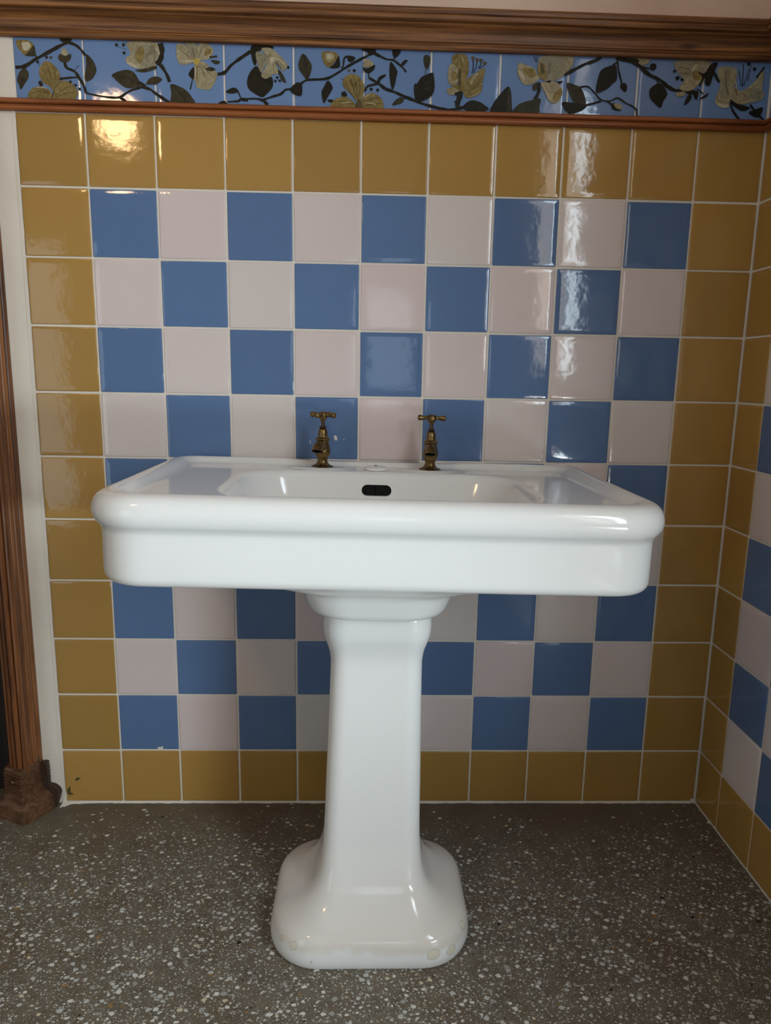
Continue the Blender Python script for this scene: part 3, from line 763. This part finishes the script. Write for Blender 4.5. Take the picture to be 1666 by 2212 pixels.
# ------------------------------------------------------------------ dado rail and slat, mitred into the corner
def moulding(name, prof, xa, mats, y_end, dz=0.0, slope=0.0):
    """profile of (out, z) swept along the back wall and round the corner onto the right wall"""
    bm = bmesh.new()
    n = len(prof)
    a = [bm.verts.new((xa, -p, z + dz + slope * xa)) for p, z in prof]
    b_ = [bm.verts.new((WALLX - p, -p, z + dz + slope * WALLX)) for p, z in prof]
    c = [bm.verts.new((WALLX - p, y_end, z + dz + slope * WALLX)) for p, z in prof]
    for i in range(n):
        j = (i + 1) % n
        bm.faces.new((a[i], b_[i], b_[j], a[j])).material_index = 0
        bm.faces.new((b_[i], c[i], c[j], b_[j])).material_index = 1
    bm.faces.new(a); bm.faces.new(list(reversed(c)))
    bmesh.ops.recalc_face_normals(bm, faces=bm.faces)
    return link_mesh(name, bm, mats, angle=35)
def arc(cx, cz, r, a0, a1, n=7):
    return [(cx + r * math.cos(math.radians(a0 + (a1 - a0) * k / (n - 1))), cz + r * math.sin(math.radians(a0 + (a1 - a0) * k / (n - 1)))) for k in range(n)]
rail_prof = ([(-0.001, 1.6655), (0.008, 1.6655)] + arc(0.008, 1.6705, 0.006, -80, 70) + [(0.010, 1.6785), (0.0125, 1.679), (0.0135, 1.6815)]
    + arc(0.036, 1.683, 0.0215, 178, 110, 8) + [(0.030, 1.7055), (0.0385, 1.7065), (0.0405, 1.7085), (0.0415, 1.7145), (0.0405, 1.7165), (0.0425, 1.7180)]
    + arc(0.0385, 1.7235, 0.0055, -40, 80, 6) + [(0.0375, 1.7305), (-0.001, 1.7330)])
rail = moulding('trim_1', rail_prof, -0.815, [M['rail_wood'], M['rail_wood_y']], -1.30, 0.0060, -0.0046)
tag(rail, 'wide weathered brown wooden rail moulding above the painted frieze', 'rail', 'structure')
slat_prof = ([(-0.001, 1.5375), (0.009, 1.5375)] + arc(0.008, 1.5425, 0.0055, -70, 70, 6) + [(0.0100, 1.5480), (0.0050, 1.5489), (0.0050, 1.5500), (0.0095, 1.5509)]
    + arc(0.008, 1.5555, 0.0048, -60, 75, 6) + [(-0.001, 1.5610)])
slat = moulding('trim_2', slat_prof, -0.815, [M['slat_wood'], M['slat_wood_y']], -1.30, 0.0005, -0.0023)
tag(slat, 'thin orange brown wooden slat with a groove between frieze and ochre tiles', 'trim', 'structure')

# ------------------------------------------------------------------ doorway at the left edge: casing, plinth block, panel for the dark opening
door = bpy.data.objects.new('door_1', None); COL.objects.link(door); door.location = (-0.86, 0, 0)
tag(door, 'reeded brown wooden door casing beside the whitewashed strip', 'door', 'structure')
def part(name, bm, mat, label=None, parent=door, **kw):
    o = link_mesh(name, bm, mat, **kw)
    o.parent = parent; o.matrix_parent_inverse = parent.matrix_world.inverted() if False else Matrix.Translation(-Vector(parent.location))
    if label: o['label'] = label
    return o
# shaft: plan outline with reeds, from the wall round the outer arris to the door side
def plan_path():
    A, B_, C_, D_ = Vector((-0.8200, 0.002)), Vector((-0.8310, -0.0640)), Vector((-0.8720, -0.0420)), Vector((-0.8720, 0.002))
    out = []
    def reeds(p, q, ws, nrm):
        L_ = (q - p).length; d = (q - p) / L_; s = 0.0
        tot = sum(abs(w) for w in ws)
        for w in ws:
            w_ = abs(w) / tot * L_
            if w > 0:
                for k in range(8):
                    a = math.pi * k / 7
                    out.append(p + d * (s + w_ * (0.5 - 0.5 * math.cos(a))) + nrm * (math.sin(a) * min(w_ * 0.36, 0.005)))
            else:
                out.append(p + d * (s + w_ * 0.3) - nrm * 0.009); out.append(p + d * (s + w_ * 0.7) - nrm * 0.009)
            s += w_
    reeds(A, B_, [12, -2.5, 13, -2.5, 8, -1.5, 15], Vector((1, -0.02)).normalized())
    out.append(B_ + Vector((-0.004, 0.006)))
    reeds(B_ + Vector((-0.006, 0.000)), C_, [-3, 9, -1, 12, -1.2, 10], Vector((-0.39, -0.92)).normalized())
    out.append(C_); out.append(D_)
    return out
pp = plan_path()
bm = bmesh.new()
loft(bm, [[(p.x, p.y, z) for p in pp] for z in (0.10, 0.6, 1.2, 2.12)])
bmesh.ops.recalc_face_normals(bm, faces=bm.faces)
part('casing_shaft', bm, M['casing_wood'], 'reeded reddish brown upright casing', angle=30)
# plinth block: stepped and ribbed, flaring to the floor
bm = bmesh.new()
top = [(-0.8180, 0.002), (-0.8185, -0.014), (-0.8310, -0.0830), (-0.8790, -0.0570), (-0.8830, 0.002)]
bot = [(-0.7880, 0.002), (-0.7890, -0.034), (-0.8270, -0.0940), (-0.9010, -0.0600), (-0.9050, 0.002)]
levels = [(0.0, 1.0), (0.010, 1.0), (0.011, 0.95), (0.022, 0.93), (0.034, 0.90), (0.0355, 0.78), (0.044, 0.52), (0.0455, 0.36), (0.0500, 0.30), (0.0505, 0.22), (0.062, 0.16), (0.063, 0.10)]
levels = [(z, q, 0.0) for z, q in levels]
z = 0.064
for k in range(7):
    levels += [(z, 0.06, -0.05), (z + 0.0014, 0.06, 0.03), (z + 0.0045, 0.05, 0.06), (z + 0.0060, 0.05, -0.05)]; z += 0.0078
levels += [(z, 0.04, 0.0), (z + 0.004, 0.03, 0.0), (z + 0.0075, 0.0, -0.06)]
PC = Vector((-0.848, -0.015))
def plan_at(q, s_):
    out = []
    for a, b_ in zip(top, bot):
        p = Vector(b_) * q + Vector(a) * (1 - q)
        if p.y < 0: p = PC + (p - PC) * (1 + s_)
        out.append(p)
    return out
loft(bm, [[(p.x, p.y, zz) for p in plan_at(q, s_)] for zz, q, s_ in levels])
bmesh.ops.recalc_face_normals(bm, faces=bm.faces)
plinth = part('plinth_block', bm, M['plinth_wood'], 'dark ribbed wooden plinth block flaring to the floor', angle=25)
# end of a skirting moulding let in behind the block
bm = bmesh.new()
prof = [(-0.830, 0.0), (-0.7800, 0.0), (-0.7745, 0.016), (-0.7700, 0.034), (-0.7740, 0.044), (-0.7830, 0.052), (-0.7930, 0.0545)]
for k in range(7): prof += [(-0.7965 - 0.0008 * (k % 2), 0.058 + 0.0055 * k), (-0.7945 + 0.0004 * (k % 3), 0.0605 + 0.0055 * k)]
prof += [(-0.7955, 0.100), (-0.7960, 0.113), (-0.8060, 0.114), (-0.8130, 0.104), (-0.830, 0.104)]
loft(bm, [[(x - 0.006, yy, zz) for x, zz in prof] for yy in (0.0, -0.017)])
bmesh.ops.recalc_face_normals(bm, faces=bm.faces)
part('skirting_end', bm, M['end_grain'], 'dark sawn end of skirting moulding against the wall', angle=25)
# brass screw in the door side of the block
bm = bmesh.new(); lathe(bm, [(0.0, -0.004), (0.0062, -0.004), (0.0064, 0.0), (0.0055, 0.0016), (0.004, 0.0016), (0.0034, 0.0010), (0.0030, 0.0022), (0.0, 0.0026)], 20, 2)
scr = part('screw', bm, M['brass'], 'round brass screw')
scr.location = Vector((-0.8560, -0.0742, 0.098)) - Vector(door.location) * 0
scr.rotation_euler = Vector((-0.45, -0.89, 0.0)).to_track_quat('Z', 'Y').to_euler()
# near-black panel set back in the opening, painting the dark room beyond
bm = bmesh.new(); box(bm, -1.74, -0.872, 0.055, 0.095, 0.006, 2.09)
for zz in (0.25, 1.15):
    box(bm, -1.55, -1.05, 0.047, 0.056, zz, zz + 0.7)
part('dark_room_panel', bm, M['dark_room_brown'], 'almost black panel standing in for the dark room', smooth=False)

# ------------------------------------------------------------------ washbasin
BX, BZ, ROLL = -0.0275, 0.832, 0.0135
basin = bpy.data.objects.new('washbasin', None); COL.objects.link(basin)
basin.location = (BX, -0.003, BZ); basin.rotation_euler = (0, ROLL, 0)
tag(basin, 'wide white rectangular ceramic washbasin with a rolled rim on a pedestal', 'washbasin')
W2, DEP = 0.4545, 0.548
def out_loop(ins, z):
    kb = 0.62
    rf = max(0.090 - ins * 0.9, 0.03); rb = max(0.042 - ins * 0.25, 0.02)
    return [(x, yy, z) for x, yy in rrect(-W2 + ins, W2 - ins, -DEP + ins, 0.0 - ins * kb, rf, rb)]
prof = [(0.075, -0.1335), (0.045, -0.1335), (0.030, -0.1330), (0.0205, -0.1295), (0.0155, -0.1225), (0.0140, -0.113), (0.0138, -0.085), (0.0138, -0.060), (0.0134, -0.0500), (0.0120, -0.0450), (0.0085, -0.0395), (0.0045, -0.0345), (0.0012, -0.0270),
        (0.0, -0.0185), (0.0012, -0.009), (0.0050, 0.0002), (0.0125, 0.0076), (0.0220, 0.0115), (0.0310, 0.0122), (0.0400, 0.0096), (0.0480, 0.0050), (0.0560, 0.0012), (0.0650, -0.0005)]
pr = catmull([(a, b_, 0) for a, b_ in prof], 3)
# underside: collar that drops onto the pedestal neck
under = [(0.090, 0.078, -0.2115, -0.345), (0.1050, 0.088, -0.2115, -0.345), (0.1140, 0.096, -0.2085, -0.343), (0.1200, 0.103, -0.2020, -0.341), (0.1250, 0.108, -0.1930, -0.339), (0.1285, 0.112, -0.1830, -0.338), (0.1325, 0.115, -0.1735, -0.337), (0.1390, 0.120, -0.1660, -0.335), (0.155, 0.130, -0.1610, -0.330), (0.18, 0.145, -0.1570, -0.323), (0.22, 0.165, -0.1500, -0.310), (0.29, 0.195, -0.1385, -0.295), (0.33, 0.205, -0.1340, -0.285)]
loops = []
un = catmull([(a, z, 0) for a, b_, z, yc in under], 3); un2 = catmull([(b_, yc, 0) for a, b_, z, yc in under], 3)
for a, b_ in zip(un, un2):
    r = min(0.06 + (a.x - 0.09) * 0.4, b_.x * 0.8)
    loops.append([(x, yy, a.y) for x, yy in rrect(-a.x, a.x, b_.y - b_.x, b_.y + b_.x, r, r)])
for p in pr: loops.append(out_loop(p.x, p.y))
# deck between rim and bowl
OX, OYF, OYB, OR = 0.2775, -0.475, -0.1065, 0.105
DZ = -0.0008
deck0 = out_loop(0.0650, -0.0005)
def bowl_loop(ins, z, rr=OR):
    return [(x, yy, z) for x, yy in rrect(-OX + ins, OX - ins, OYF + ins * 0.9, OYB - ins, max(rr - ins * 0.35, 0.04), max(rr - ins * 0.35, 0.04))]
deck1 = bowl_loop(-0.002, DZ)
for k in range(1, 26):
    t = k / 25
    loops.append([(a[0] + (b_[0] - a[0]) * t, a[1] + (b_[1] - a[1]) * t, -0.0005 + (DZ + 0.0005) * t) for a, b_ in zip(deck0, deck1)])
bprof = [(0.0025, -0.0018), (0.006, -0.0042), (0.0095, -0.0085), (0.0125, -0.015), (0.0155, -0.024), (0.0195, -0.036), (0.026, -0.053), (0.038, -0.073), (0.058, -0.092), (0.090, -0.105), (0.120, -0.112), (0.150, -0.115)]
for p in catmull([(a, b_, 0) for a, b_ in bprof], 3): loops.append(bowl_loop(p.x, p.y))
def relief(p):
    x, yy, z = p
    if z > -0.004 and yy > -0.16:
        # the rear lip sinks away behind the taps
        k = 1 - sstep(0.125, 0.205, abs(x - 0.0))
        if yy > -0.05 and z > 0.0090: z = z + (0.0090 - z) * k * sstep(-0.055, -0.035, yy)
    if -0.004 < z < 0.006 and yy > -0.16:
        for cx in (-0.1175, 0.1105):
            d = math.hypot((x - cx) / 0.066, (yy + 0.072) / 0.032)
            z += 0.0038 * (1 - sstep(0.78, 1.12, d))
    return (x, yy, z)
loops = [[relief(p) for p in lp] for lp in loops]
bm = bmesh.new(); loft(bm, loops)
bmesh.ops.recalc_face_normals(bm, faces=bm.faces)
body = link_mesh('basin_body', bm, M['ceramic'], basin, angle=70)
# overflow slot cut into the rear wall of the bowl
def capsule(x, z, hw, r, n=12):
    pts = []
    for k in range(n + 1): a = -math.pi / 2 + math.pi * k / n; pts.append((x + hw - r + r * math.cos(a), z + r * math.sin(a)))
    for k in range(n + 1): a = math.pi / 2 + math.pi * k / n; pts.append((x - hw + r + r * math.cos(a), z + r * math.sin(a)))
    return pts
OVX, OVZ = -0.0025, -0.0372
bm = bmesh.new()
loft(bm, [[(x, yy, z) for x, z in capsule(OVX, OVZ, 0.0308, 0.0112)] for yy in (-0.1160, -0.170)])
bmesh.ops.recalc_face_normals(bm, faces=bm.faces)
cut = link_mesh('cutter', bm, M['ceramic'], basin, smooth=False)
md = body.modifiers.new('cut', 'BOOLEAN'); md.operation = 'DIFFERENCE'; md.solver = 'EXACT'; md.object = cut
bpy.context.view_layer.update()
dg = bpy.context.evaluated_depsgraph_get()
new_me = bpy.data.meshes.new_from_object(body.evaluated_get(dg))
body.modifiers.clear(); old = body.data; body.data = new_me; bpy.data.meshes.remove(old)
new_me.name = 'basin_body'
new_me.polygons.foreach_set('use_smooth', [True] * len(new_me.polygons)); new_me.set_sharp_from_angle(angle=math.radians(60))
bpy.data.objects.remove(cut)
bm = bmesh.new()
loft(bm, [[(x, yy, z) for x, z in capsule(OVX, OVZ, 0.0306, 0.0110)] for yy in (-0.1155, -0.1215)])  # black plate paints the dark inside the slot
box(bm, OVX - 0.002, OVX + 0.002, -0.1245, -0.1215, OVZ - 0.0105, OVZ + 0.0105)
bmesh.ops.recalc_face_normals(bm, faces=bm.faces)
link_mesh('overflow_grille', bm, M['black'], basin, smooth=False)['label'] = 'black oval overflow slot'

# ------------------------------------------------------------------ pedestal
ped = bpy.data.objects.new('pedestal', None); COL.objects.link(ped); ped.location = (-0.0365, -0.3565, 0.0)
tag(ped, 'tall white ceramic pedestal with a flared square foot standing on terrazzo', 'pedestal')
pl = [  # z, half width, half depth, y centre, corner radius
 (0.000, 0.1780, 0.1440, 0.000, 0.088), (0.004, 0.1815, 0.1475, 0.000, 0.090), (0.016, 0.1845, 0.1505, 0.000, 0.092), (0.030, 0.1842, 0.1502, 0.0, 0.092), (0.044, 0.1815, 0.1475, 0.0, 0.091),
 (0.056, 0.1740, 0.1410, 0.000, 0.086), (0.066, 0.1585, 0.1280, -0.001, 0.078), (0.077, 0.1375, 0.1130, -0.002, 0.066), (0.092, 0.1170, 0.0995, 0.000, 0.052), (0.112, 0.1030, 0.0895, 0.004, 0.042), (0.138, 0.0950, 0.0830, 0.009, 0.035), (0.170, 0.0915, 0.0795, 0.015, 0.032),
 (0.210, 0.0890, 0.0765, 0.017, 0.030), (0.300, 0.0870, 0.0750, 0.018, 0.030), (0.420, 0.0840, 0.0735, 0.019, 0.030), (0.515, 0.0820, 0.0720, 0.019, 0.030), (0.535, 0.0825, 0.0725, 0.019, 0.030), (0.550, 0.0850, 0.0750, 0.019, 0.032), (0.566, 0.0905, 0.0800, 0.019, 0.036), (0.580, 0.0945, 0.0845, 0.019, 0.040),
 (0.596, 0.0960, 0.0860, 0.019, 0.042), (0.610, 0.0955, 0.0855, 0.019, 0.042), (0.6192, 0.0945, 0.0845, 0.019, 0.042)]
A_ = catmull([p[:3] for p in pl], 4); B2 = catmull([(p[3], p[4], 0) for p in pl], 4)
loops = []
for a, b_ in zip(A_, B2):
    dx = 0.0125 * a.x
    loops.append([(x + dx, yy + b_.x, a.x - 0.0135 * (x) * sstep(0.56, 0.6192, a.x)) for x, yy in rrect(-a.y, a.y, -a.z, a.z, b_.y, b_.y, 8, 9)])
bm = bmesh.new(); loft(bm, loops); bmesh.ops.recalc_face_normals(bm, faces=bm.faces)
link_mesh('column', bm, M['ceramic_base'], ped, angle=70)

# ------------------------------------------------------------------ taps
def make_tap(lx, spout_az, handle_az, label):
    t = bpy.data.objects.new('pillar_tap', None); COL.objects.link(t)
    base = Vector((lx, -0.073, 0.0028))
    base.rotate(Euler((0, ROLL, 0)))
    t.location = Vector((BX, -0.003, BZ)) + base
    t.rotation_euler = (0, ROLL, 0)
    tag(t, label, 'tap', group='brass pillar taps on the washbasin')
    bm = bmesh.new()
    lathe(bm, [(0.0, 0.0), (0.0222, 0.0), (0.0226, 0.0012), (0.0205, 0.0026), (0.0150, 0.0052), (0.0118, 0.0090), (0.0106, 0.0130), (0.0112, 0.0175), (0.0146, 0.0240), (0.0163, 0.0300), (0.0162, 0.0360), (0.0149, 0.0430), (0.0127, 0.0500), (0.0120, 0.0540), (0.0, 0.0545)])
    link_mesh('tap_body', bm, M['brass'], t)
    bm = bmesh.new()
    lathe(bm, [(0.0, 0.0535), (0.0122, 0.0535), (0.0130, 0.0550), (0.0152, 0.0572), (0.0156, 0.0592), (0.0140, 0.0608), (0.0112, 0.0625), (0.0104, 0.0650), (0.0101, 0.0710), (0.0094, 0.0755), (0.0076, 0.0795), (0.0050, 0.0812), (0.0, 0.0815)])
    link_mesh('bonnet', bm, M['brass'], t)
    bm = bmesh.new()
    lathe(bm, [(0.0, 0.0805), (0.0046, 0.0808), (0.0074, 0.0822), (0.0078, 0.0838), (0.0070, 0.0852), (0.0042, 0.0858), (0.0038, 0.0880), (0.0038, 0.0990), (0.0, 0.0992)], 24)
    link_mesh('spindle', bm, M['spindle'], t)['label'] = 'dark bare spindle'
    # spout: bends forward out of the body to a flared open mouth
    bm = bmesh.new()
    pts = [(0, -0.002, 0.0400), (0, -0.011, 0.0432), (0, -0.021, 0.0460), (0, -0.0300, 0.0456), (0, -0.0362, 0.0420), (0, -0.0388, 0.0374)]
    rad = [0.0105, 0.0112, 0.0112, 0.0108, 0.0106, 0.0126]
    lp = tube(bm, pts, rad, 24, 5, False)
    # lip and bore, its inner shade put in as black: the skin turns in at the mouth and runs back up the tube
    end = lp[-1]; c = sum((Vector(p) for p in end), Vector()) / len(end)
    c0 = sum((Vector(p) for p in lp[-6]), Vector()) / len(end)
    d = (c - c0).normalized()
    def scaled(s, off): return [tuple(c + (Vector(p) - c) * s + d * off) for p in end]
    loft(bm, [end, scaled(1.04, 0.0008), scaled(1.0, 0.0018), scaled(0.90, 0.0018), scaled(0.86, 0.0012)], False, False)
    loft(bm, [scaled(0.86, 0.0012), scaled(0.80, -0.001), scaled(0.68, -0.010)], False, True, 1)
    bmesh.ops.remove_doubles(bm, verts=bm.verts, dist=1e-6)
    bmesh.ops.recalc_face_normals(bm, faces=bm.faces)
    s = link_mesh('spout', bm, [M['brass'], M['black']], t); s.rotation_euler = (0, 0, spout_az)
    # cross handle: boss with four bulb-ended arms
    bm = bmesh.new()
    lathe(bm, [(0.0, 0.0962), (0.0044, 0.0962), (0.0056, 0.0985), (0.0080, 0.1020), (0.0098, 0.1060), (0.0103, 0.1095), (0.0096, 0.1130), (0.0072, 0.1155), (0.0040, 0.1162), (0.0, 0.1162)], 28)
    for k in range(4):
        a = k * math.pi / 2; ca, sa = math.cos(a), math.sin(a)
        prof = [(0.004, 0.0052), (0.009, 0.0046), (0.013, 0.0039), (0.018, 0.0044), (0.0225, 0.0057), (0.0262, 0.0061), (0.0290, 0.0046), (0.0300, 0.0006)]
        q = catmull([(u, r, 0) for u, r in prof], 4)
        loft(bm, [[(ca * v.x - sa * v.y * math.cos(th), sa * v.x + ca * v.y * math.cos(th), 0.1092 + v.y * math.sin(th)) for th in (2 * math.pi * i / 18 for i in range(18))] for v in q])
    bmesh.ops.recalc_face_normals(bm, faces=bm.faces)
    h = link_mesh('cross_handle', bm, M['brass'], t); h.rotation_euler = (0, 0, handle_az)
    return t
make_tap(-0.1180, math.radians(-13), math.radians(-25), 'aged brass pillar tap on the left of the basin, its spout turned left')
make_tap(0.1105, math.radians(-5), math.radians(-4), 'aged brass pillar tap on the right of the basin, its spout facing straight out')

# white blanking plug between the taps
bm = bmesh.new()
lathe(bm, [(0.0, 0.0), (0.0245, 0.0), (0.0256, 0.0014), (0.0246, 0.0038), (0.0182, 0.0062), (0.0085, 0.0073), (0.0, 0.0075)], 40)
plug = link_mesh('tap_hole_cover', bm, M['ceramic'])
base = Vector((-0.0045, -0.073, -0.0004)); base.rotate(Euler((0, ROLL, 0)))
plug.location = Vector((BX, -0.003, BZ)) + base; plug.rotation_euler = (0, ROLL, 0)
tag(plug, 'small domed white ceramic cover over the hole between the two taps', 'hole cover')
bm = bmesh.new(); lathe(bm, [(0.0, 0.0), (0.0030, 0.0), (0.0032, 0.0006), (0.0022, 0.0014), (0.0, 0.0016)], 16, 2)
k = link_mesh('centre_stud', bm, M['spindle'], plug); k.location = (0, 0.004, 0.0071)
